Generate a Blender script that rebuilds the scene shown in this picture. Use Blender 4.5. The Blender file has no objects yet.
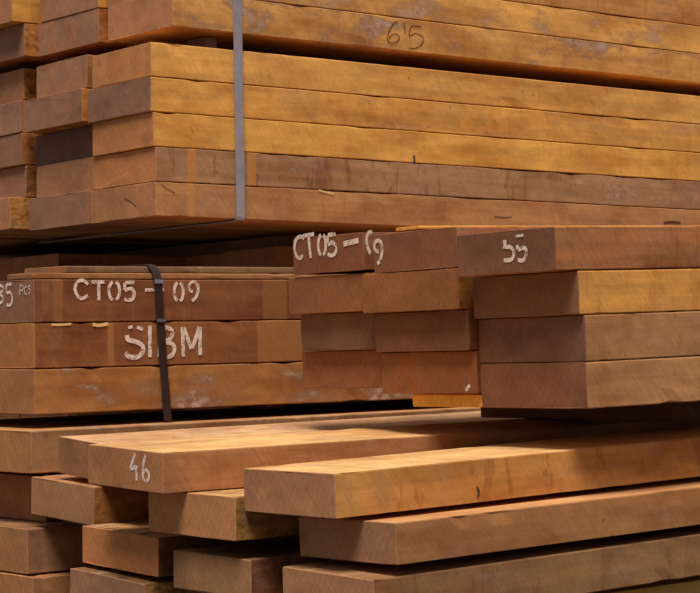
import bpy, bmesh, math, random
from mathutils import Vector, Matrix, noise

# ------------------------------------------------------------------ camera
EYE = 0.78
F = 2114.0
PITCH, ROLL = math.radians(1.30), math.radians(-1.176)
C = bpy.context.scene.collection
scn = bpy.context.scene
fw = Vector((0, math.cos(PITCH), math.sin(PITCH)))
up0 = Vector((0, -math.sin(PITCH), math.cos(PITCH)))
rt0 = Vector((1, 0, 0))
RT = rt0*math.cos(ROLL) + up0*math.sin(ROLL)
UP = -rt0*math.sin(ROLL) + up0*math.cos(ROLL)
EYEV = Vector((0, 0, EYE))
cam = bpy.data.cameras.new('camera')
cam.sensor_fit = 'HORIZONTAL'; cam.sensor_width = 36.0; cam.lens = F/700*36
cam.clip_start = 0.05; cam.clip_end = 100
camo = bpy.data.objects.new('camera', cam); C.objects.link(camo)
camo.matrix_world = Matrix(((RT.x, UP.x, -fw.x, 0), (RT.y, UP.y, -fw.y, 0), (RT.z, UP.z, -fw.z, EYE), (0, 0, 0, 1)))
scn.camera = camo

# ------------------------------------------------------------------ light
world = bpy.data.worlds.new('overcast'); scn.world = world
world.use_nodes = True
bg = world.node_tree.nodes['Background']
bg.inputs[0].default_value = (0.97, 0.98, 1.0, 1); bg.inputs[1].default_value = 0.27
sun = bpy.data.lights.new('sun', 'SUN'); sun.energy = 4.1; sun.angle = math.radians(24); sun.color = (1.0, 0.93, 0.82)
suno = bpy.data.objects.new('sun', sun); C.objects.link(suno)
sd = Vector((-0.04, -0.44, 0.90)).normalized()          # towards the light
suno.rotation_euler = sd.to_track_quat('Z', 'Y').to_euler()
scn.view_settings.view_transform = 'Standard'
scn.view_settings.look = 'None'
scn.view_settings.gamma = 1.0
scn.view_settings.use_curve_mapping = False
scn.view_settings.exposure = 0.0

# ------------------------------------------------------------------ pixel helpers (700x593 frame)
def ray(px, py):
    return fw + RT*((px-350)/F) - UP*((py-296.5)/F)
def at(px, py, D):
    return EYEV + ray(px, py)*D
def proj(p):
    q = p - EYEV
    d = q.dot(fw)
    return 350 + F*q.dot(RT)/d, 296.5 - F*q.dot(UP)/d
def hit(px, py, p0, n):
    r = ray(px, py)
    return EYEV + r*((p0-EYEV).dot(n)/r.dot(n))
def basis(yaw, pi, ro):
    y, pi, ro = math.radians(yaw), math.radians(pi), math.radians(ro)
    u = Vector((math.sin(y), math.cos(y), 0)); v = Vector((-math.cos(y), math.sin(y), 0)); z = Vector((0, 0, 1))
    u2 = u*math.cos(pi) + z*math.sin(pi); z2 = -u*math.sin(pi) + z*math.cos(pi)
    v2 = v*math.cos(ro) + z2*math.sin(ro); z3 = -v*math.sin(ro) + z2*math.cos(ro)
    return u2, v2, z3
def solve(f, a, b):
    fa = f(a)
    for _ in range(60):
        m = (a+b)/2
        fm = f(m)
        if (fm > 0) == (fa > 0): a, fa = m, fm
        else: b = m
    return (a+b)/2
def lin(c):
    return tuple(((x/255)/12.92 if x/255 <= .04045 else (((x/255)+.055)/1.055)**2.4) for x in c)

# ------------------------------------------------------------------ materials
def new_mat(name):
    m = bpy.data.materials.new(name); m.use_nodes = True
    nt = m.node_tree; nt.nodes.clear()
    return m, nt
class NB:
    def __init__(s, nt): s.nt = nt
    def n(s, t, **k):
        x = s.nt.nodes.new(t)
        for a, b in k.items(): setattr(x, a, b)
        return x
    def l(s, a, b): s.nt.links.new(a, b)
    def math(s, op, a, b=None, clamp=False):
        x = s.n('ShaderNodeMath', operation=op); x.use_clamp = clamp
        for i, q in enumerate((a, b)):
            if q is None: continue
            if isinstance(q, (int, float)): x.inputs[i].default_value = q
            else: s.l(q, x.inputs[i])
        return x.outputs[0]
    def attr(s, name):
        return s.n('ShaderNodeAttribute', attribute_type='OBJECT', attribute_name=name)
    def noise(s, co, scale, sc=1.0, detail=4, rough=.55, rot=(0, 0, 0), dist=0.0):
        if any(rot):
            r = s.n('ShaderNodeMapping'); r.inputs['Rotation'].default_value = rot
            s.l(co, r.inputs['Vector']); co = r.outputs[0]
        mp = s.n('ShaderNodeMapping'); mp.inputs['Scale'].default_value = scale
        s.l(co, mp.inputs['Vector'])
        t = s.n('ShaderNodeTexNoise'); t.inputs['Scale'].default_value = sc
        t.inputs['Detail'].default_value = detail; t.inputs['Roughness'].default_value = rough
        t.inputs['Distortion'].default_value = dist
        s.l(mp.outputs[0], t.inputs['Vector'])
        return t.outputs['Fac']
    def rng(s, x, a, b, c, d):
        r = s.n('ShaderNodeMapRange'); r.clamp = True
        s.l(x, r.inputs[0])
        for i, q in enumerate((a, b, c, d)): r.inputs[i+1].default_value = q
        return r.outputs[0]
    def mix(s, f, a, b, mode='MIX'):
        m = s.n('ShaderNodeMix', data_type='RGBA', blend_type=mode)
        if isinstance(f, (int, float)): m.inputs[0].default_value = f
        else: s.l(f, m.inputs[0])
        for i, q in ((6, a), (7, b)):
            if isinstance(q, tuple): m.inputs[i].default_value = (*q[:3], 1)
            else: s.l(q, m.inputs[i])
        return m.outputs[2]
    def scale_col(s, c, f):
        m = s.n('ShaderNodeVectorMath', operation='SCALE'); s.l(c, m.inputs[0])
        s.l(f, m.inputs['Scale'])
        return m.outputs[0]
    def coords(s):
        tc = s.n('ShaderNodeTexCoord'); oi = s.n('ShaderNodeObjectInfo')
        v = s.n('ShaderNodeVectorMath', operation='SCALE'); v.inputs[0].default_value = (37.3, 19.7, 11.1)
        s.l(oi.outputs['Random'], v.inputs['Scale'])
        a = s.n('ShaderNodeVectorMath', operation='ADD'); s.l(tc.outputs['Object'], a.inputs[0]); s.l(v.outputs[0], a.inputs[1])
        return a.outputs[0], tc.outputs['Object']
    def finish(s, col, height, rough=.78, dist=.0012, strength=.6):
        p = s.n('ShaderNodeBsdfPrincipled'); p.inputs['Specular IOR Level'].default_value = .25
        if isinstance(rough, float): p.inputs['Roughness'].default_value = rough
        else: s.l(rough, p.inputs['Roughness'])
        s.l(col, p.inputs['Base Color'])
        b = s.n('ShaderNodeBump'); b.inputs['Strength'].default_value = strength; b.inputs['Distance'].default_value = dist
        s.l(height, b.inputs['Height']); s.l(b.outputs[0], p.inputs['Normal'])
        o = s.n('ShaderNodeOutputMaterial'); s.l(p.outputs[0], o.inputs[0])

def long_grain(name, colattr):
    m, nt = new_mat(name); B = NB(nt)
    co, raw = B.coords()
    base = B.attr(colattr).outputs['Color']
    stain = B.attr('stain').outputs['Fac']; weather = B.attr('weather').outputs['Fac']; rough = B.attr('bark').outputs['Fac']
    g1 = B.noise(co, (2.2, 60, 60), 1, 5, .6)                       # grain lines along the length
    g2 = B.noise(co, (5, 9, 16), 1, 3, .5)                        # broad blotches
    g3 = B.noise(co, (24, 4, 6), 1, 4, .65, dist=.3)                        # run-off streaks down the face
    g4 = B.noise(co, (7, 10, 17), 1, 5, .68, dist=.3)             # weathered patches
    saw = B.noise(co, (230, 40, 16), 1, 2, .5, rot=(0, .62, 0))  # slanting saw marks
    spk = B.noise(co, (60, 60, 60), 1, 3, .6)
    g5 = B.noise(co, (14, 26, 34), 1, 6, .7, dist=.5)             # handling grime and mottling
    c = B.scale_col(base, B.rng(g1, .3, .7, .86, 1.12))
    c = B.scale_col(c, B.rng(g5, .32, .68, .84, 1.12))
    dark = B.mix(1.0, c, (.74, .60, .50), 'MULTIPLY')
    c = B.mix(B.rng(g2, .46, .66, 0, .85), c, dark)
    light = B.mix(1.0, c, (1.12, 1.10, 1.0), 'MULTIPLY')
    c = B.mix(B.rng(g2, .48, .30, 0, .8), c, light)
    # streaks: dark ones and pale chalky ones
    sd_ = B.mix(1.0, c, (.66, .52, .46), 'MULTIPLY')
    c = B.mix(B.math('MULTIPLY', B.rng(g3, .56, .60, 0, .75), stain), c, sd_)
    c = B.mix(B.math('MULTIPLY', B.rng(g3, .43, .38, 0, .5), stain), c, lin((166, 126, 94)))
    # grey violet weathering with pale film
    c = B.mix(B.math('MULTIPLY', B.rng(g4, .50, .60, 0, .8), weather), c, lin((142, 106, 86)))
    c = B.mix(B.math('MULTIPLY', B.math('MULTIPLY', B.rng(g4, .56, .66, 0, 1), B.rng(spk, .40, .60, 0, .7)), weather), c, lin((205, 176, 164)))
    # clean bands left where stickers lay against the face
    sx = B.n('ShaderNodeSeparateXYZ'); B.l(raw, sx.inputs[0])
    mx = B.n('ShaderNodeSeparateXYZ'); B.l(B.attr('mark_x').outputs['Vector'], mx.inputs[0])
    mw = B.n('ShaderNodeSeparateXYZ'); B.l(B.attr('mark_w').outputs['Vector'], mw.inputs[0])
    mc = B.attr('mark_col').outputs['Color']
    wob = B.math('MULTIPLY', B.math('SUBTRACT', spk, .5), .012)
    for i in range(3):
        dx = B.math('ABSOLUTE', B.math('SUBTRACT', B.math('ADD', sx.outputs[0], wob), mx.outputs[i]))
        fac = B.math('MULTIPLY', B.math('SUBTRACT', mw.outputs[i], dx), 250.0, True)
        c = B.mix(B.math('MULTIPLY', fac, .75), c, mc)
    # rough bark / wane
    bk = B.noise(co, (30, 30, 40), 1, 6, .7)
    c = B.mix(B.math('MULTIPLY', B.rng(bk, .44, .62, 0, .9), rough), c, lin((74, 46, 28)))
    if colattr == 'top_col':
        fl = B.noise(co, (5, 75, 75), 1, 4, .7)
        c = B.mix(B.rng(fl, .56, .68, 0, .5), c, lin((240, 205, 160)))
        c = B.mix(B.rng(fl, .40, .30, 0, .5), c, lin((150, 96, 56)))
    c = B.scale_col(c, B.rng(saw, .3, .7, .93, 1.06))
    c = B.mix(B.rng(spk, .66, .74, 0, .45), c, lin((92, 58, 36)))
    h = B.math('ADD', B.math('MULTIPLY', g1, .5), B.math('MULTIPLY', saw, .6))
    h = B.math('ADD', h, B.math('MULTIPLY', bk, B.math('MULTIPLY', rough, 4.0)))
    B.finish(c, h, strength=.8)
    return m
def end_grain():
    m, nt = new_mat('end_grain'); B = NB(nt)
    co, raw = B.coords()
    base = B.attr('end_col').outputs['Color']
    stain = B.attr('end_stain').outputs['Fac']
    g1 = B.noise(co, (10, 8, 14), 1, 4, .55)
    saw = B.noise(co, (20, 220, 14), 1, 2, .5, rot=(.75, 0, 0))
    fine = B.noise(co, (240, 240, 240), 1, 3, .6)
    st = B.noise(co, (3, 34, 6), 1, 4, .6, rot=(.35, 0, 0))
    wv = B.n('ShaderNodeTexWave', wave_type='RINGS', rings_direction='X'); wv.inputs['Scale'].default_value = 26
    wv.inputs['Distortion'].default_value = 5; wv.inputs['Detail'].default_value = 3; wv.inputs['Detail Scale'].default_value = .6
    B.l(co, wv.inputs['Vector'])
    g2 = B.noise(co, (30, 30, 40), 1, 6, .7, dist=.4)
    c = B.scale_col(base, B.rng(g1, .3, .7, .80, 1.16))
    c = B.scale_col(c, B.rng(g2, .32, .68, .86, 1.11))
    c = B.scale_col(c, B.rng(fine, .3, .7, .93, 1.07))
    c = B.scale_col(c, B.rng(saw, .3, .7, .94, 1.06))
    c = B.scale_col(c, B.rng(wv.outputs['Fac'], 0, 1, .965, 1.035))
    warm = B.mix(1.0, c, (1.15, .82, .45), 'MULTIPLY')
    c = B.mix(B.math('MULTIPLY', B.rng(st, .57, .68, 0, 1), stain), c, warm)
    c = B.mix(B.rng(g1, .60, .74, 0, .4), c, lin((86, 58, 44)))
    h = B.math('ADD', B.math('MULTIPLY', saw, .6), B.math('MULTIPLY', fine, .4))
    B.finish(c, h, .82, .001, .5)
    return m
M_SIDE = long_grain('sawn_side_wood', 'side_col')
M_TOP = long_grain('sawn_top_wood', 'top_col')
M_END = end_grain()

def paint_mat(name, col, lo, hi):
    m, nt = new_mat(name); B = NB(nt)
    co, raw = B.coords()
    n1 = B.noise(co, (90, 90, 90), 1, 4, .7); n2 = B.noise(co, (420, 420, 420), 1, 3, .6)
    w = B.math('ADD', B.math('MULTIPLY', n1, .55), B.math('MULTIPLY', n2, .45))
    p = B.n('ShaderNodeBsdfPrincipled'); p.inputs['Roughness'].default_value = .8
    p.inputs['Specular IOR Level'].default_value = .2
    p.inputs['Base Color'].default_value = (*lin(col), 1)
    t = B.n('ShaderNodeBsdfTransparent'); x = B.n('ShaderNodeMixShader')
    B.l(B.rng(w, lo, hi, 0, 1), x.inputs[0]); B.l(t.outputs[0], x.inputs[1]); B.l(p.outputs[0], x.inputs[2])
    o = B.n('ShaderNodeOutputMaterial'); B.l(x.outputs[0], o.inputs[0])
    return m
M_PAINT = paint_mat('worn_white_stencil_paint', (232, 208, 196), .39, .50)
M_PENCIL = paint_mat('dark_crayon', (66, 44, 34), .30, .42)
def plain(name, col, rough=.6, metal=0.0, nscale=40, var=.12):
    m, nt = new_mat(name); B = NB(nt)
    co, raw = B.coords()
    n1 = B.noise(co, (nscale,)*3, 1, 4, .6)
    rgb = B.n('ShaderNodeRGB'); rgb.outputs[0].default_value = (*lin(col), 1)
    c = B.scale_col(rgb.outputs[0], B.rng(n1, .3, .7, 1-var, 1+var))
    p = B.n('ShaderNodeBsdfPrincipled'); p.inputs['Roughness'].default_value = rough; p.inputs['Metallic'].default_value = metal
    B.l(c, p.inputs['Base Color'])
    b = B.n('ShaderNodeBump'); b.inputs['Strength'].default_value = .3; b.inputs['Distance'].default_value = .001
    B.l(n1, b.inputs['Height']); B.l(b.outputs[0], p.inputs['Normal'])
    o = B.n('ShaderNodeOutputMaterial'); B.l(p.outputs[0], o.inputs[0])
    return m
M_CONC = plain('concrete_floor', (84, 76, 66), .9, 0, 6)
M_WALL = plain('added_dark_wall', (44, 38, 33), .9, 0, 5)  # kept dark so gaps behind the piles read as deep shade
M_STRAP_G = plain('grey_plastic_strap', (150, 142, 150), .45)
M_STRAP_D = plain('dark_steel_strap', (74, 58, 54), .38, .55)
M_SEAL = plain('crimped_steel_seal', (150, 150, 170), .3, .7)

# ------------------------------------------------------------------ setting
def structure(name, verts, faces, mat):
    me = bpy.data.meshes.new(name); me.from_pydata(verts, [], faces); me.materials.append(mat)
    o = bpy.data.objects.new(name, me); C.objects.link(o); o['kind'] = 'structure'
    return o
def boxv(x0, x1, y0, y1, z0, z1):
    v = [(x, y, z) for x in (x0, x1) for y in (y0, y1) for z in (z0, z1)]
    f = [(0, 1, 3, 2), (4, 6, 7, 5), (0, 4, 5, 1), (2, 3, 7, 6), (0, 2, 6, 4), (1, 5, 7, 3)]
    return v, f
o = structure('floor', *boxv(-9, 9, -4, 11.0, -.1, 0), M_CONC)
o = structure('added_wall_back', *boxv(-9, 9, 11.0, 11.2, 0, 4.5), M_WALL)  # added wall, stands behind the piles to keep their gaps dark

# ------------------------------------------------------------------ planks
rnd = random.Random(7)
class Board: pass
def make_board(name, P, u, v, z, L, w, T, label, cat='plank', group=None, side=(170, 115, 60), top=None, end=(130, 90, 68),
               stain=.4, weather=.2, bark=0., end_stain=.4, bow=0.0, chip=1.0, nst=70, marks=None, mark_col=(200, 140, 70)):
    """P is the near lower corner between the end face and the long face; local x runs along the length, y into the stack."""
    sd = rnd.random()*100
    bev = .0016
    stations = [0, .0012] + [.0012 + (L-.0024)*((i+1)/(nst+1))**1.35 for i in range(nst)] + [L-.0012, L]
    ny, nz = max(4, int(w/.035)), 3
    ring = []
    for i in range(ny+1): ring.append((bev+(w-2*bev)*i/ny, 0.0, 'b'))
    for i in range(nz+1): ring.append((w, bev+(T-2*bev)*i/nz, 's'))
    for i in range(ny+1): ring.append((w-bev-(w-2*bev)*i/ny, T, 't'))
    for i in range(nz+1): ring.append((0.0, T-bev-(T-2*bev)*i/nz, 's'))
    nr = len(ring)
    verts, faces, mats = [], [], []
    for k, x in enumerate(stations):
        endf = k in (0, len(stations)-1)
        bz = bow*4*(x/L)*(1-x/L)
        for (y, zz, t) in ring:
            q = Vector((x*6+sd, y*14, zz*14+sd*.3))
            n1 = noise.noise(q); n2 = noise.noise(Vector((x*34+sd, y*60, zz*60)))
            edge = (y <= bev or y >= w-bev) and (zz <= bev or zz >= T-bev)
            inn = (.0003*(1+n1) + (.0005 if edge else .0002)*(1+n2))*chip
            if edge and n2 > .3: inn += .0024*chip*(n2-.3)/.4
            yy = y + (inn if y < w/2 else -inn)*(1.0 if t == 's' or edge else 0)
            z2 = zz + (inn if zz < T/2 else -inn)*(1.0 if t in 'bt' or edge else 0)
            if endf:
                yy = w/2+(yy-w/2)*(1-.002/w); z2 = T/2+(z2-T/2)*(1-.002/T)
            xx = x + (0 if not endf else 0.0)
            if k < 2: xx += .0015*noise.noise(Vector((y*12+sd, zz*12, 3)))
            verts.append((xx, yy, z2+bz))
    for k in range(len(stations)-1):
        for i in range(nr):
            j = (i+1) % nr
            a, b = k*nr+i, k*nr+j
            faces.append((a, a+nr, b+nr, b)) 
            t0, t1 = ring[i][2], ring[j][2]
            mats.append(2 if k in (0, len(stations)-2) else 0 if (t0 == 's' or t1 == 's') and t0 == t1 else (1 if t0 == 't' and t1 == 't' else (1 if t0 == 'b' and t1 == 'b' else 0)))
    faces.append(tuple(range(nr))); mats.append(2)
    faces.append(tuple(reversed(range((len(stations)-1)*nr, len(stations)*nr)))); mats.append(2)
    me = bpy.data.meshes.new(name); me.from_pydata(verts, [], faces)
    for m in (M_SIDE, M_TOP, M_END): me.materials.append(m)
    me.polygons.foreach_set('material_index', mats)
    me.update()
    o = bpy.data.objects.new(name, me); C.objects.link(o)
    o.matrix_world = Matrix(((u.x, v.x, z.x, P.x), (u.y, v.y, z.y, P.y), (u.z, v.z, z.z, P.z), (0, 0, 0, 1)))
    o['label'] = label; o['category'] = cat
    if group: o['group'] = group
    j = lambda c: tuple(max(1, min(255, q + rnd.uniform(-3, 3))) for q in c)
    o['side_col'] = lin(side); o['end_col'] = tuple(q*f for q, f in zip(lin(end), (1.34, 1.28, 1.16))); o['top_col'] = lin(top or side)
    o['stain'] = float(stain); o['weather'] = float(weather); o['bark'] = float(bark); o['end_stain'] = float(end_stain)
    mk = (list(marks or []) + [(-9, .01)]*3)[:3]
    o['mark_x'] = [float(q[0]) for q in mk]; o['mark_w'] = [float(q[1]) for q in mk]; o['mark_col'] = lin(mark_col)
    b = Board(); b.o, b.P, b.u, b.v, b.z, b.L, b.w, b.T = o, P, u, v, z, L, w, T
    return b

def strokes(board, face, lines, width, mat, name='stencil_lettering', lift=.0008):
    """flat paint strokes traced on the photograph, laid on the board's own face"""
    n = (-board.u if face == 'end' else -board.v)
    p0 = board.P + n*lift
    inv = board.o.matrix_world.inverted()
    ax = (board.v if face == 'end' else board.u)
    verts, faces = [], []
    for ln in lines:
        wd = width
        if isinstance(ln, tuple): wd, ln = ln
        pts = [hit(x, y, p0, n) for x, y in ln]
        # smooth the polyline
        dense = []
        m = len(pts)
        for i in range(m-1):
            a = pts[max(0, i-1)]; b = pts[i]; c = pts[i+1]; d = pts[min(m-1, i+2)]
            for q in range(6):
                t = q/6
                dense.append(.5*((2*b)+(c-a)*t+(2*a-5*b+4*c-d)*t*t+(3*b-a-3*c+d)*t**3))
        dense.append(pts[-1])
        base = len(verts)
        for i, p in enumerate(dense):
            tn = (dense[min(i+1, len(dense)-1)] - dense[max(i-1, 0)]).normalized()
            pr = n.cross(tn)
            ww = wd*(1+.12*noise.noise(p*90))
            verts += [inv @ (p+pr*ww/2), inv @ (p-pr*ww/2)]
        for i in range(len(dense)-1):
            a = base+2*i
            faces.append((a, a+1, a+3, a+2))
    me = bpy.data.meshes.new(name); me.from_pydata([tuple(v) for v in verts], [], faces); me.materials.append(mat)
    o = bpy.data.objects.new(name, me); C.objects.link(o); o.parent = board.o
    return o
def arc(cx, cy, rx, ry, a0, a1, n=7):
    return [(cx+rx*math.cos(math.radians(a0+(a1-a0)*i/n)), cy+ry*math.sin(math.radians(a0+(a1-a0)*i/n))) for i in range(n+1)]
def cr(bx, by, pts):                    # coordinates read on a fourfold enlargement whose corner is (bx, by)
    return [(bx+x/4, by+y/4) for x, y in pts]

class Bundle:
    def __init__(s, bs, origin):
        s.u, s.v, s.z = basis(*bs); s.O = origin
    def pt(s, d, sv, h): return s.O + s.u*d + s.v*sv + s.z*h
    def delta(s, px, sv, h): return solve(lambda d: proj(s.pt(d, sv, h))[0]-px, -1.2, 1.8)
    def sv(s, px, d, h): return solve(lambda t: proj(s.pt(d, t, h))[0]-px, -.6, 2.5)
    def board(s, d, s0, s1, h, T, L, name='sawn_plank', gap=.0012, **k):
        return make_board(name, s.pt(d, s0+gap/2, h), s.u, s.v, s.z, L, s1-s0-gap, T, **k)
    def courses(s, rows, L):
        """rows: (height, thickness, cols); cols run from the open side inwards: (x of right edge, x of left edge, extra setback, settings).
        Columns share one boundary through all courses, so that planks of unequal thickness never clash."""
        out = [[] for _ in rows]; prev = [0.0]*len(rows); s0 = 0.0
        for c in range(max(len(r[2]) for r in rows)):
            lim = s0
            for i, (h, T, cols) in enumerate(rows):
                if c >= len(cols): continue
                xr, xl, extra, k = cols[c]
                Tk = k.get('T', T); h0 = h + k.get('dz', 0); hh = h0 + Tk/2
                d = prev[i] if xr is None else s.delta(xr, s0, hh)
                prev[i] = d; dd = d + extra
                s1 = max(s.sv(xl, dd, hh), s0+.05)
                kk = {q: w for q, w in k.items() if q not in ('dz', 'T')}
                out[i].append(s.board(dd, s0, s1, h0, Tk, L, **kk))
                lim = max(lim, s1)
            s0 = lim
        return out

GOLD = (205, 146, 70); GOLD2 = (196, 134, 66); BRN = (158, 112, 80); TAN = (178, 122, 74)
E1 = (150, 104, 76); E2 = (132, 94, 78); E3 = (160, 108, 70); E4 = (118, 84, 74)

# ------------------------------------------------------------------ bundle with grey strap (upper) ------------------------
TB = .0745
UB = Bundle((53.3, -.9, -.2), at(156, 216, 4.5))
nm = ['bottom', 'fourth', 'middle', 'second', 'top']
def lb(colour, pos, course): return f'{colour} plank, {pos} in the {course} course of the grey-strapped bundle'
UBB = {}
rows = [
 ('bottom', 0, [(156, 90, 0, dict(label=lb('brown diagonal-sawn', 'outer one', 'bottom'), side=(182, 130, 84), end=E1, stain=.3, weather=.2)),
                (88, 29, 0, dict(label=lb('smooth mauve-ended', 'second one in', 'bottom'), side=(160, 108, 64), end=E2)),
                (10, -45, 0, dict(label=lb('bark-edged', 'third one in', 'bottom'), side=(203, 143, 77), end=E1, bark=.7))]),
 ('fourth', 1, [(156, 92, 0, dict(label=lb('greyish brown weathered', 'outer one', 'fourth'), side=(171, 128, 93), end=E3, stain=.9, weather=.5)),
                (None, 36, .012, dict(label=lb('tan-ended', 'second one in', 'fourth'), side=(160, 108, 64), end=(142, 100, 74))),
                (26, -45, 0, dict(label=lb('mauve-ended', 'third one in', 'fourth'), side=(182, 116, 58), end=E2, bark=.7))]),
 ('middle', 2, [(153.5, 92, 0, dict(label=lb('yellow-sided', 'outer one', 'middle'), side=(229, 169, 84), end=E3, stain=.25, weather=.1)),
                (None, 35, .035, dict(label=lb('dark-ended set-back', 'second one in', 'middle'), side=(160, 108, 64), end=(104, 76, 68))),  # end colour includes the shadow of the plank jutting out above
                (22, -45, 0, dict(label=lb('dusky-ended', 'third one in', 'middle'), side=(182, 116, 58), end=E2, bark=.7))]),
 ('second', 3, [(150.5, 87.5, 0, dict(label=lb('golden dark-ended', 'outer one', 'second'), side=(223, 161, 81), end=(124, 90, 76), stain=.25, weather=.25)),
                (82, 22.5, 0, dict(label=lb('jutting brown-ended', 'second one in', 'second'), side=(203, 132, 64), end=E2, bark=.5)),
                (21, -45, 0, dict(label=lb('pale mauve-ended', 'third one in', 'second'), side=(182, 116, 58), end=(142, 106, 90)))]),
 ('top', 4, [(151, 92, 0, dict(label=lb('bright golden', 'outer one', 'top'), side=(227, 167, 88), end=(164, 112, 74), stain=.2, weather=.1)),
             (None, 36, .004, dict(label=lb('stain-streaked', 'second one in', 'top'), side=(160, 108, 64), end=(138, 100, 78), end_stain=.9)),
             (24, -45, 0, dict(label=lb('pinkish-ended', 'third one in', 'top'), side=(210, 147, 72), end=E1, bark=.8))]),
]
for nme, i, cols in rows:
    cols[1][3].update(T=.0763, dz=i*(.0763-TB)); cols[2][3].update(T=.0767, dz=.006+i*(.0767-TB))
for (nme, i, cols), bs in zip(rows, UB.courses([(i*TB, TB, cols) for nme, i, cols in rows], 4.2)):
    UBB[nme] = bs
# planks further in, to give the bundle its width
for i, (nme, _, _) in enumerate(rows):
    b3 = UBB[nme][2]
    s1 = max((UBB[q][2].P-UB.O).dot(UB.v)+UBB[q][2].w for q in UBB)+.002
    for j, q in enumerate(('fourth one in', 'fifth one in', 'innermost one')):
        UB.board((b3.P-UB.O).dot(UB.u)+.01*(j+1), s1+.28*j, s1+.28*(j+1), .006+i*.0767, .0767, 4.2, label=lb('brown', q, nme), end=E2, nst=12)

def set_marks(b, spans, col):
    """clean bands on a long face; spans are photograph x of both borders"""
    mx, mw = [], []
    for a, c in spans:
        xa, xc = [(hit(q, proj(b.P+b.z*b.T/2+b.u*.2)[1], b.P, b.v)-b.P).dot(b.u) for q in (a, c)]
        mx.append((xa+xc)/2); mw.append(abs(xc-xa)/2)
    b.o['mark_x'] = (mx+[-9.0]*3)[:3]; b.o['mark_w'] = (mw+[.01]*3)[:3]; b.o['mark_col'] = lin(col)
set_marks(UBB['fourth'][0], [(187, 197), (247, 257)], (196, 132, 66))
set_marks(UBB['bottom'][0], [(187, 195)], (196, 136, 72))
# ------------------------------------------------------------------ topmost bundle -----------------------------------------
UA = Bundle((51.5, -.75, -.25), None)
UA.O = at(172.5, 26.2, 4.53)
def la(colour, pos, course): return f'{colour} plank, {pos} in the {course} course of the topmost bundle'
TA1, TA2 = .0785, .0735
A1, A2, A3 = UA.courses([(0, TA1, [
    (172.5, 107.5, 0, dict(label='golden plank with a crayon number, outer bottom one of the topmost bundle', side=(214, 156, 88), end=(156, 108, 80), stain=.3, weather=.9, end_stain=.9)),
    (99, 38, 0, dict(label=la('mauve-ended', 'second one in', 'bottom'), side=(182, 110, 52), end=(140, 102, 82), bark=.6, end_stain=.9)),
    (25, -45, 0, dict(label=la('dusky-ended', 'third one in', 'bottom'), side=(188, 119, 56), end=(136, 98, 80), bark=.7))]),
  (TA1, TA2, [
    (175, 106, 0, dict(label=la('golden chalk-patched', 'outer one', 'second'), side=(227, 167, 90), end=(150, 104, 78), stain=.2, weather=.6)),
    (98, 40, 0, dict(label=la('brown-ended', 'second one in', 'second'), side=(203, 141, 65), end=(140, 102, 80))),
    (12, -45, 0, dict(label=la('golden-sided jutting', 'third one in', 'second'), side=(220, 161, 77), end=(150, 104, 76)))]),
  (TA1+TA2, TA2, [
    (175, 106, 0, dict(label=la('amber', 'outer one', 'third'), side=(203, 141, 81), end=(150, 104, 78), stain=.5)),
    (98, 40, 0, dict(label=la('amber', 'second one in', 'third'), side=(203, 141, 65), end=(140, 102, 80)))])], 4.2)
for i, (bs, T) in enumerate(((A1, TA1), (A2, TA2), (A3, TA2))):
    b3 = bs[-1]
    s1 = max((q[-1].P-UA.O).dot(UA.v)+q[-1].w for q in (A1, A2))+.002 if bs is not A3 else (b3.P-UA.O).dot(UA.v)+b3.w+.012
    UA.board((b3.P-UA.O).dot(UA.u)+.01, s1, s1+.3, (0, TA1, TA1+TA2)[i], T, 4.2, label=la('brown', 'innermost one', ('bottom', 'second', 'third')[i]), end=E2, nst=12)
B4 = lambda p: cr(350, 0, p)
strokes(A1[0], 'side', [B4([(192, 86), (176, 92), (160, 118), (150, 148), (158, 170), (182, 170), (198, 152), (186, 136), (166, 142), (156, 154)]),
                        B4([(218, 90), (221, 132)]),
                        B4([(288, 108), (246, 106), (238, 142), (262, 134), (290, 146), (290, 172), (266, 192), (236, 192)])], .0021, M_PENCIL, 'crayon_number')

# stickers between the two upper bundles
def block(name, P, u, v, z, a, b, h, label, cat, group=None, **k):
    return make_board(name, P, u, v, z, a, b, h, label=label, cat=cat, group=group, nst=3, **k)
topB = 5*TB
for i, d in enumerate((UB.delta(206, .06, topB), 1.0, 2.1, 3.3)):
    p0 = UB.pt(d, .06 if i == 0 else .2, topB)
    gaph = (UA.O + UA.u*(d-(UA.O-UB.O).dot(UB.u)) - p0).dot(UB.z)
    block('sticker', p0+UB.z*.002, UB.u, UB.v, UB.z, .03, .08, gaph-.003, 'small grey sticker spacing the topmost bundle from the one below', 'sticker', 'stickers between the upper bundles', side=(150, 124, 110), end=(120, 96, 86))

# ------------------------------------------------------------------ bundle with stencilled side ----------------------------
DS = 3.68
SB = Bundle((52.8, .05, .5), at(35, 415, DS))
def ls(colour, pos): return f'{colour} plank, {pos} of the stencilled bundle with the dark strap'
px2m = DS/F
hS = [0, 46.0*px2m, 92.0*px2m, 136.0*px2m]
S1 = SB.courses([(hS[0], hS[1]-hS[0], [(35, -60, 0, dict(label=ls('mottled golden brown', 'outer bottom one'), side=(170, 116, 66), end=(140, 96, 66), stain=.4, weather=.9))])], 2.6)[0][0]
S2 = SB.courses([(hS[1], hS[2]-hS[1], [(34.5, -60, 0, dict(label=ls('reddish brown four-lettered', 'outer middle one'), side=(142, 88, 54), end=(152, 100, 62), stain=.35, weather=.05))])], 2.6)[0][0]
S3 = SB.courses([(hS[2], hS[3]-hS[2], [(34, -60, 0, dict(label=ls('reddish brown code-stencilled', 'outer top one'), side=(134, 82, 52), end=(124, 84, 68), stain=.4, weather=0.))])], 2.6)[0][0]
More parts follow.
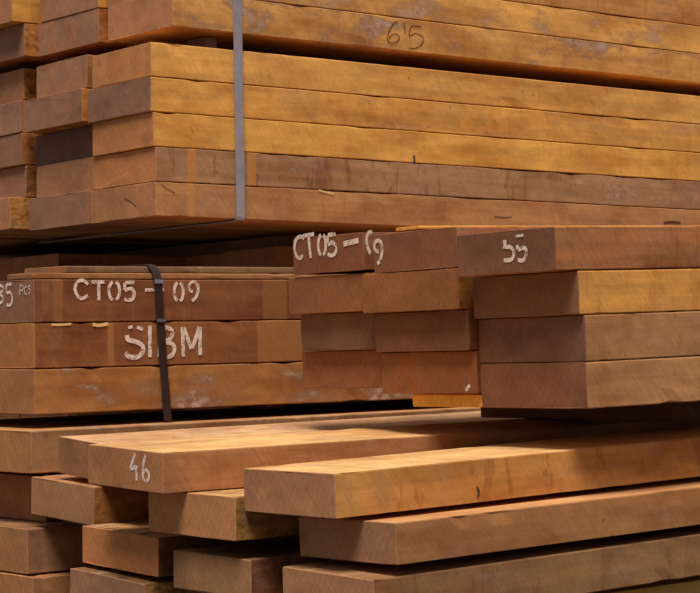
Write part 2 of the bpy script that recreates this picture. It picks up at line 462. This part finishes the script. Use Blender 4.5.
for i, b in enumerate((S1, S2, S3)):
    SB.board((b.P-SB.O).dot(SB.u)+.02, b.w+.002, b.w+.25, hS[i], hS[i+1]-hS[i], 2.6, label=ls('plain brown', ('inner bottom one', 'inner middle one', 'inner top one')[i]), end=(130, 90, 68), nst=12)
K = lambda p: cr(0, 260, p)
K2 = lambda p: cr(175, 260, p)
strokes(S3, 'side', [K([(352, 98), (334, 82), (312, 86), (300, 112), (308, 140), (326, 154), (352, 142)]),
                     K([(366, 88), (418, 88)]), K([(395, 94), (395, 162)]),
                     K(arc(456, 123, 20, 37, 105, 255)), K(arc(458, 123, 20, 37, -75, 75)),
                     K([(538, 90), (500, 90)]), K([(499, 92), (498, 120)]), K([(500, 122), (524, 114), (537, 132), (528, 158), (498, 158)]),
                     K([(580, 120), (657, 118)]),
                     K2(arc(14, 127, 17, 38, 105, 255)), K2(arc(16, 127, 17, 38, -75, 75)),
                     K2(arc(74, 108, 17, 20, 100, 370)), K2([(92, 100), (92, 126), (84, 148), (68, 164)])], .0062, M_PAINT)
strokes(S2, 'side', [(.0085, K([(508, 300), (512, 318), (540, 326), (568, 340), (572, 364), (552, 386), (520, 388), (500, 372)])),
                     (.006, K([(512, 272), (530, 266)])), (.006, K([(548, 268), (572, 278)])),
                     K([(599, 262), (600, 388)]),
                     K([(640, 262), (638, 388)]),
                     K([(655, 268), (682, 276), (690, 296), (676, 318), (655, 322)]), K([(660, 328), (690, 336), (698, 358), (686, 382), (652, 390)]),
                     K2([(30, 268), (34, 386)]), K2([(34, 268), (66, 356)]), K2([(68, 356), (98, 268)]), K2([(100, 268), (101, 380)])], .0078, M_PAINT)
strokes(S3, 'end', [K([(-8, 100), (10, 106), (10, 124), (-2, 134), (10, 146), (9, 166), (-8, 174)]),
                    K([(48, 96), (26, 98)]), K([(25, 98), (25, 130)]), K([(26, 132), (42, 130), (49, 152), (43, 178), (26, 180)])], .0056, M_PAINT)
strokes(S3, 'end', [(.0022, K([(80, 140), (80, 102), (91, 104), (91, 120), (80, 122)])), (.0022, K([(108, 106), (99, 110), (98, 130), (107, 138)])),
                    (.0022, K([(122, 102), (113, 108), (121, 122), (113, 138)]))], .0056, M_PAINT)
set_marks(S2, [(107, 115), (257, 520)], (164, 112, 62))
set_marks(S3, [(52, 64), (262, 288)], (150, 98, 60))
M_TORN = plain('torn_pale_fibre', (226, 186, 120), .8)
M_CRACK = plain('dark_crack', (62, 38, 26), .9)
strokes(S2, 'side', [(.004, K([(206, 258), (236, 259), (285, 256)]))], .004, M_TORN, 'torn_splinter')
strokes(S2, 'side', [(.006, K([(370, 257), (395, 261), (432, 255)]))], .006, M_TORN, 'torn_splinter')
strokes(UBB['bottom'][0], 'end', [cr(0, 120, [(498, 314), (520, 326), (545, 345)])], .0018, M_CRACK, 'bent_nail')
strokes(UBB['bottom'][0], 'side', [cr(0, 120, [(645, 258), (670, 276), (700, 292)])], .0016, M_CRACK, 'crack')
strokes(UBB['bottom'][0], 'side', [cr(350, 120, [(578, 386), (610, 389), (648, 388)])], .002, M_CRACK, 'crack')
strokes(UBB['bottom'][0], 'side', [cr(525, 120, [(555, 411), (590, 408), (622, 411)])], .0045, M_CRACK, 'crack')
strokes(UBB['fourth'][0], 'side', [cr(175, 120, [(575, 280), (605, 289), (635, 294)])], .004, M_TORN, 'torn_splinter')
strokes(UBB['middle'][0], 'side', [cr(350, 120, [(256, 142), (259, 170)])], .005, M_CRACK, 'crack')
# laths on top
lt1, lt2 = .0115, .0125
zt = hS[3]
d1 = SB.delta(34, 0.0, zt); 
lath1 = SB.board(d1, .004, .10, zt, lt1, 2.4, name='thin_lath', label='thin brown lath lying flat along the stencilled top plank', cat='lath', side=(162, 112, 72), end=(124, 86, 58), chip=.5, stain=.3)
d2 = SB.delta(66, .012, zt+lt1)
s2 = SB.sv(24, d2, zt+lt1+lt2/2)
lath2 = SB.board(d2, .012, s2, zt+lt1, lt2, 2.3, name='thin_lath', label='thin grey-brown lath lying over another, under the dark strap', cat='lath', side=(132, 98, 74), end=(130, 92, 60), chip=.5, weather=.6)

# ------------------------------------------------------------------ ribbons (straps) ---------------------------------------
def ribbon(name, pts, across, width, thick, mat, parent=None):
    """flat band following pts; across = unit vector over the band's width"""
    vs, fs = [], []
    n = len(pts)
    for i, p in enumerate(pts):
        tn = (pts[min(i+1, n-1)]-pts[max(i-1, 0)]).normalized()
        nn = tn.cross(across).normalized()
        for a, b in ((-1, 0), (1, 0), (1, 1), (-1, 1)):
            vs.append(p+across*(a*width/2)+nn*(b*thick))
    for i in range(n-1):
        for a in range(4):
            b = (a+1) % 4
            fs.append((4*i+a, 4*i+b, 4*i+4+b, 4*i+4+a))
    fs += [(3, 2, 1, 0), tuple(4*(n-1)+a for a in range(4))]
    org = pts[-1]
    me = bpy.data.meshes.new(name); me.from_pydata([tuple(v-org) for v in vs], [], fs); me.materials.append(mat)
    bm = bmesh.new(); bm.from_mesh(me); bmesh.ops.recalc_face_normals(bm, faces=bm.faces); bm.to_mesh(me); bm.free()
    o = bpy.data.objects.new(name, me); C.objects.link(o)
    if parent: o.parent = parent; o.location = org-parent.location
    else: o.location = org
    return o
def empty(name, loc, label, cat):
    o = bpy.data.objects.new(name, None); C.objects.link(o); o.location = loc; o['label'] = label; o['category'] = cat
    return o
# grey strap round the upper bundles
ds = UB.delta(239, 0, 2*TB)
H = 5*TB+.03+TA1+TA2*2
e = empty('packing_strap', UB.pt(ds, -.006, -.004), 'pale grey packing strap running down the upper bundles', 'strap')
pts = [UB.pt(ds, .9, -.0035), UB.pt(ds, .5, -.0035), UB.pt(ds, .004, -.0035), UB.pt(ds, -.004, -.001), UB.pt(ds, -.0055, .006)]
pts += [UB.pt(ds-.006*t, -.0055, .006+(H-.006)*t) for t in [i/10 for i in range(1, 11)]]
ribbon('band', pts, UB.u, .0225, .0012, M_STRAP_G, e)
# dark strap over the stencilled bundle
h3 = hS[3]
dst = SB.delta(158, -.004, h3-.01)
e = empty('steel_strap', SB.pt(dst, -.006, 0), 'dark steel strap with a crimped seal over the stencilled bundle', 'strap')
ztop = h3+lt1+lt2
pts = [SB.pt(dst-.006, .36, ztop+.0025), SB.pt(dst-.006, .16, ztop+.0025), SB.pt(dst-.006, .05, ztop+.003), SB.pt(dst-.005, .022, ztop+.0028), SB.pt(dst-.004, .010, ztop+.001),
       SB.pt(dst-.003, .003, ztop-.006), SB.pt(dst-.001, -.002, ztop-.016), SB.pt(dst, -.0045, h3-.004), SB.pt(dst, -.005, h3-.02)]
dend = SB.delta(167.5, -.01, -.016)
for i in range(1, 9):
    t = i/8
    pts.append(SB.pt(dst+(dend-dst)*t, -.005-.006*t*t, (h3-.02)*(1-t) + (-.020)*t))
ribbon('band', pts, SB.u, .0165, .001, M_STRAP_D, e)
dse = SB.delta(161, -.006, hS[2]); 
ribbon('seal', [SB.pt(dse, -.0075, hS[2]+.005), SB.pt(dse, -.0075, hS[2]-.001)], SB.u, .0185, .0022, M_SEAL, e)
ribbon('seal', [SB.pt(dst, -.0052, h3-.001), SB.pt(dst+.0003, -.0066, h3-.008)], SB.u, .0175, .0018, M_SEAL, e)

# ------------------------------------------------------------------ bundle with staggered ends -----------------------------
DC = 3.12
CB = Bundle((53.8, 1.0, -.2), at(587, 409.5, DC))
m = DC/F
hC = [0, 47.5*m, 94.7*m, 139.3*m, 184.0*m]
RAISE = .0215
mm = 3.34/F                              # scale at the middle column
mi = 3.56/F                              # scale at the inner column
TM = [43.7*mm, 41.3*mm, 41.3*mm, 41.0*mm]; TI = [38.6*mi, 38.5*mi, 38.3*mi, 38.0*mi]
RI = RAISE+.0085
def lc(colour, pos, course): return f'{colour} plank, {pos} in the {course} course of the staggered-end bundle'
crow = [
 ('bottom', 47.4*m, [(587, 480.5, 0, dict(label=lc('plum-ended', 'outer one', 'bottom'), side=(188, 134, 88), end=(113, 75, 56), stain=.25, weather=.05)),
   (477, 381, 0, dict(label=lc('rust-ended', 'central one', 'bottom'), side=(128, 79, 51), end=(126, 79, 49), end_stain=.8)),
   (None, 302, .008, dict(label=lc('rust-ended', 'inner one', 'bottom'), end=(123, 79, 54)))]),
 ('third', 47.1*m, [(585.5, 478, 0, dict(label=lc('dark mauve-ended', 'outer one', 'third'), side=(180, 128, 84), end=(100, 71, 58), stain=.4, weather=.2)),
   (469.5, 374.5, 0, dict(label=lc('dark brown-ended', 'central one', 'third'), side=(118, 70, 42), end=(106, 71, 52), bark=.5)),
   (None, 300.5, .006, dict(label=lc('mauve-grey-ended', 'inner one', 'third'), end=(108, 77, 61)))]),
 ('second', 44.5*m, [(579, 472.5, 0, dict(label=lc('amber-sided brown-ended', 'outer one', 'second'), side=(218, 152, 77), end=(113, 79, 59), stain=.5, weather=.1)),
   (458.5, 362, 0, dict(label=lc('jutting rust-ended', 'central one', 'second'), side=(160, 106, 46), end=(126, 81, 52), bark=.6)),
   (None, 288.5, .01, dict(label=lc('rust-ended', 'inner one', 'second'), end=(123, 79, 54)))]),
 ('top', 44.4*m, [(555.5, 456.5, 0, dict(label='plank with a smudged white number on its end, outer top of staggered-end bundle', side=(171, 108, 67), end=(108, 73, 56), stain=.5, weather=.15, end_stain=1.0)),
   (457, 373, 0, dict(label=lc('orange-streaked', 'central one', 'top'), side=(171, 108, 67), end=(115, 75, 54), end_stain=.9)),
   (None, 292.5, .006, dict(label=lc('white-stencilled', 'inner one', 'top'), side=(139, 88, 58), end=(113, 71, 49)))]),
]
for i, (nme, T, cols) in enumerate(crow):
    cols[1][3].update(T=TM[i], dz=RAISE+sum(TM[:i])-hC[i]); cols[2][3].update(T=TI[i], dz=RI+sum(TI[:i])-hC[i]+(.004 if i == 3 else 0))
CBB = {}
for (nme, T, cols), bs in zip(crow, CB.courses([(hC[i], r[1], r[2]) for i, r in enumerate(crow)], 2.8)):
    CBB[nme] = bs
Q6 = lambda p: cr(175, 120, p)
Q7 = lambda p: cr(350, 120, p)
tb = CBB['top']
strokes(tb[2], 'end', [Q6([(516, 474), (504, 466), (486, 476), (478, 508), (484, 538), (498, 552), (516, 540)]),
                       Q6([(512, 464), (556, 456)]), Q6([(534, 466), (543, 552)]),
                       Q6(arc(586, 500, 13, 40, 100, 260)), Q6(arc(590, 500, 13, 40, -80, 80)),
                       Q6([(642, 456), (612, 460)]), Q6([(611, 462), (611, 494)]), Q6([(612, 498), (630, 490), (644, 508), (642, 530), (628, 542), (610, 536)]),
                       (.009, Q7([(-26, 496), (34, 481)])),
                       Q7([(88, 448), (74, 452), (66, 478), (72, 512), (82, 534)])], .0068, M_PAINT)
strokes(tb[1], 'end', [Q7(arc(112, 504, 15, 22, 80, 350)+[(128, 504), (127, 536), (120, 560), (110, 576)])], .0066, M_PAINT)
g = lambda p: [(450+x/2.8, 210+y/2.8) for x, y in p]
strokes(tb[0], 'end', [(.008, g([(153, 84), (153, 108)])), g([(156, 104), (170, 104), (179, 120), (172, 138), (150, 141)]),
                       g([(188, 98), (189, 110)]), g([(190, 112), (208, 106), (214, 120), (206, 140), (190, 140)]), (.004, g([(184, 74), (206, 70)]))], .0062, M_PAINT)
strokes(CBB['bottom'][1], 'end', [cr(350, 260, [(462, 522), (470, 512), (480, 500)])], .006, M_PAINT, 'nail')
# lath under the two inner columns and the bearers that carry the bundle
m0 = CBB['bottom'][1]
s_in = (m0.P-CB.O).dot(CB.v)
dl = (m0.P-CB.O).dot(CB.u)
make_board('thin_lath', CB.pt(dl+.012, s_in+.004, 0), CB.u, CB.v, CB.z, .06, m0.w*.72, RAISE-.0006, label='golden lath wedged beneath the inner planks of the staggered-end bundle', cat='lath', side=(200, 140, 60), end=(206, 150, 66), nst=3, chip=.5)
make_board('thin_lath', CB.pt(dl+.4, s_in+m0.w+.02, 0), CB.u, CB.v, CB.z, .06, .15, RI-.0006, label='dark lath under the innermost column of the staggered-end bundle', cat='lath', side=(120, 80, 46), end=(96, 66, 42), nst=3, chip=.5)
tm = CBB['top'][1]
hl = RAISE+sum(TM)+.0012
dlt = CB.delta(398, (tm.P-CB.O).dot(CB.v)+.10, hl+.003)
dlt = max(dlt, (tm.P-CB.O).dot(CB.u)+.006)
make_board('thin_lath', CB.pt(dlt, (tm.P-CB.O).dot(CB.v)+.10, hl), CB.u, CB.v, CB.z, 2.4, .065, .0065, label='golden lath lying along the top of the staggered-end bundle', cat='lath', side=(214, 150, 66), end=(190, 130, 60), chip=.6)
db = CB.delta(672, .22, -.03)
for i, d in enumerate((db, db+.9, db+1.75)):
    block('bearer', CB.pt(d, .22, -.0425), CB.u, CB.v, CB.z, .085, .50, .042, 'dark square bearer carrying the staggered-end bundle on the lower pile', 'bearer', 'bearers under the staggered-end bundle', side=(120, 80, 52), end=(100, 70, 50))

# ------------------------------------------------------------------ loose lower pile ---------------------------------------
LY, LP, LR = 51.7, 1.05, -.1
def loose(xr, yt, yb, xl, ytl, D, L, far=None, yaw=LY, pitch=LP, **k):
    """near right corner seen at xr from yt to yb, upper left corner of the end at (xl, ytl), near corner D metres away"""
    T = (yb-yt)*D/F
    P = at(xr, yb, D)
    w, ro = .2, LR
    pi = pitch
    for _ in range(12):
        def width(r):
            u, v, z = basis(yaw, pi, r)
            return solve(lambda t: proj(P+z*T+v*t)[0]-xl, .0, 1.2)
        def err(r):
            u, v, z = basis(yaw, pi, r); w_ = width(r)
            return proj(P+z*T+v*w_)[1]-ytl
        ro = solve(err, -9, 9) if ytl is not None else .1
        w = width(ro)
        if far:
            def e2(q):
                u, v, z = basis(yaw, q, ro)
                t = solve(lambda t: proj(P+z*T+u*t)[0]-far[0], 0, 4)
                return proj(P+z*T+u*t)[1]-far[1]
            pi = solve(e2, -6, 6)
    u, v, z = basis(yaw, pi, ro)
    b = make_board('sawn_plank', P, u, v, z, L, w, T, **k)
    return b
TOPC = (232, 184, 122)
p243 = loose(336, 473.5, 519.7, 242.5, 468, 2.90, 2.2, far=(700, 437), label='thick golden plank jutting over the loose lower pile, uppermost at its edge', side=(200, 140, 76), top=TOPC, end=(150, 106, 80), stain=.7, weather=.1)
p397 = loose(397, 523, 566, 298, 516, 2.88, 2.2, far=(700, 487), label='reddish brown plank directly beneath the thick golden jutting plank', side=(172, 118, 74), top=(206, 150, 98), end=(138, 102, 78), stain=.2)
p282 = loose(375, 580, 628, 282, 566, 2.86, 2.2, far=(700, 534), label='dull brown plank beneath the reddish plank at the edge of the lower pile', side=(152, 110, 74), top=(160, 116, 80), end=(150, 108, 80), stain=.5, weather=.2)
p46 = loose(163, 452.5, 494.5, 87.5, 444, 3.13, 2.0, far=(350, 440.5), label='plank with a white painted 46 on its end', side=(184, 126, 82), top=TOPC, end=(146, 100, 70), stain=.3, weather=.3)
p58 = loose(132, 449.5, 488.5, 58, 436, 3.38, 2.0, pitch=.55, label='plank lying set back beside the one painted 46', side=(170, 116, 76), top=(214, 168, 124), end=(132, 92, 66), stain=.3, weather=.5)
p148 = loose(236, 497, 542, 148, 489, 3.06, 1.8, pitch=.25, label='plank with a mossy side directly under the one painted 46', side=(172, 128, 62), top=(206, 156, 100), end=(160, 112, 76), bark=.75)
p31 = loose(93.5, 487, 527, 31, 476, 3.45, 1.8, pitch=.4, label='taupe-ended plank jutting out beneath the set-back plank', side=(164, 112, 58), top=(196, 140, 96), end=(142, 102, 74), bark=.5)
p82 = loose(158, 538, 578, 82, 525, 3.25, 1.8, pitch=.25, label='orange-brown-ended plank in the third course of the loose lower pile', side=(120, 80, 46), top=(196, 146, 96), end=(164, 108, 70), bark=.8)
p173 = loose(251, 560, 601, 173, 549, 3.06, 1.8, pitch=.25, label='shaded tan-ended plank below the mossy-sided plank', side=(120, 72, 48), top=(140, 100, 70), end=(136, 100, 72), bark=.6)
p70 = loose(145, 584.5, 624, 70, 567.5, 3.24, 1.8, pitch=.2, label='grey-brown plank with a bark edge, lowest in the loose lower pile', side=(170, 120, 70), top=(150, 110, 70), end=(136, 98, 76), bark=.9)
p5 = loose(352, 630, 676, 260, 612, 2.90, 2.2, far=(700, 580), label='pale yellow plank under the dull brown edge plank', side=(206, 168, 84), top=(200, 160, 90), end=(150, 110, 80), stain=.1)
Q = lambda p: cr(0, 360, p)
strokes(p46, 'end', [Q([(541, 374), (530, 406), (521, 434)]), Q([(521, 436), (550, 428)]), Q([(536, 420), (545, 446), (546, 482)]),
                     Q([(583, 376), (573, 420), (571, 462), (580, 486), (594, 476), (594, 452), (582, 440), (574, 452)])], .0056, M_PAINT, 'painted_number')
strokes(p243, 'side', [[(477, 487), (479, 492), (478, 497)]], .0035, M_CRACK, 'knot')
# tidy column that carries the stencilled bundle
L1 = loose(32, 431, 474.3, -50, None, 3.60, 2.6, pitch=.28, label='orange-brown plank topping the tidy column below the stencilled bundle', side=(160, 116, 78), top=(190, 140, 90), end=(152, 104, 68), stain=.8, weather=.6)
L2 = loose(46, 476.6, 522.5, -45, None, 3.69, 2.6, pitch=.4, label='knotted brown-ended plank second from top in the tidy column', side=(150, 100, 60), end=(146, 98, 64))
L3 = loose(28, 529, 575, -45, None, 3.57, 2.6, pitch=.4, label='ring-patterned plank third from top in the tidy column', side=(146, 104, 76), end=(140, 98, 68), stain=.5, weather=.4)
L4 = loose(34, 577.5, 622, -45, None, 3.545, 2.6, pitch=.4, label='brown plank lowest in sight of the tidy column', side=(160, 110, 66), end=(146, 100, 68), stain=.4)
for b in (L1, L2, L3, L4):
    make_board('sawn_plank', b.P+b.v*.34+b.u*.03, b.u, b.v, b.z, b.L, .24, b.T, label='brown plank inside the tidy column', group='planks inside the tidy column', nst=8)
for i, d in enumerate((.55, 1.2, 1.9)):
    block('sticker', SB.pt(d, .08, -.0105), SB.u, SB.v, SB.z, .04, .16, .010, 'thin sticker between the stencilled bundle and the tidy column', 'sticker', 'stickers under the stencilled bundle', side=(120, 80, 50))

# heavy bearers on the floor under the lower pile
fu, fv, fz = basis(LY, 0, 0)
for d in (.35, 1.0, 1.6):
    q = p5.P + fu*d + fv*.02
    make_board('bearer', Vector((q.x, q.y, .001)), fu, fv, fz, .16, 1.15, p5.P.z-.012, label='heavy square bearer on the floor under the lower pile', cat='bearer', group='bearers under the lower pile', side=(120, 84, 54), end=(110, 78, 56), nst=4)

# ------------------------------------------------------------------ shaded back pile that carries the upper bundles ---------
TP = .0755
for i in range(12):
    for j, (s0, s1, d) in enumerate(((.25, .50, .50), (.50, .742, .53), (.745, .99, .185), (.99, 1.23, .2), (1.23, 1.47, .19), (1.47, 1.71, .2))):
        h = -.036-TP*(i+1)
        if (UB.pt(d, s0, h)).z < .10: continue
        lab, gr = ('brown plank of the shaded back pile under the upper bundles', 'planks of the shaded back pile')
        if i == 0 and j == 2: lab, gr = 'jutting brown plank topping the shaded back pile under the upper bundles', None
        UB.board(d+rnd.uniform(-.015, .015), s0, s1, h, TP-.0006, 3.9, label=lab, group=gr, end=(140, 92, 66), side=(150, 104, 66), nst=4)
for i, d in enumerate((.6, 2.0, 3.4)):
    block('bearer', UB.pt(d, .27, -.0355), UB.u, UB.v, UB.z, .07, 1.6, .0345, 'flat bearer between the back pile and the upper bundles', 'bearer', 'bearers under the upper bundles', side=(110, 76, 52))
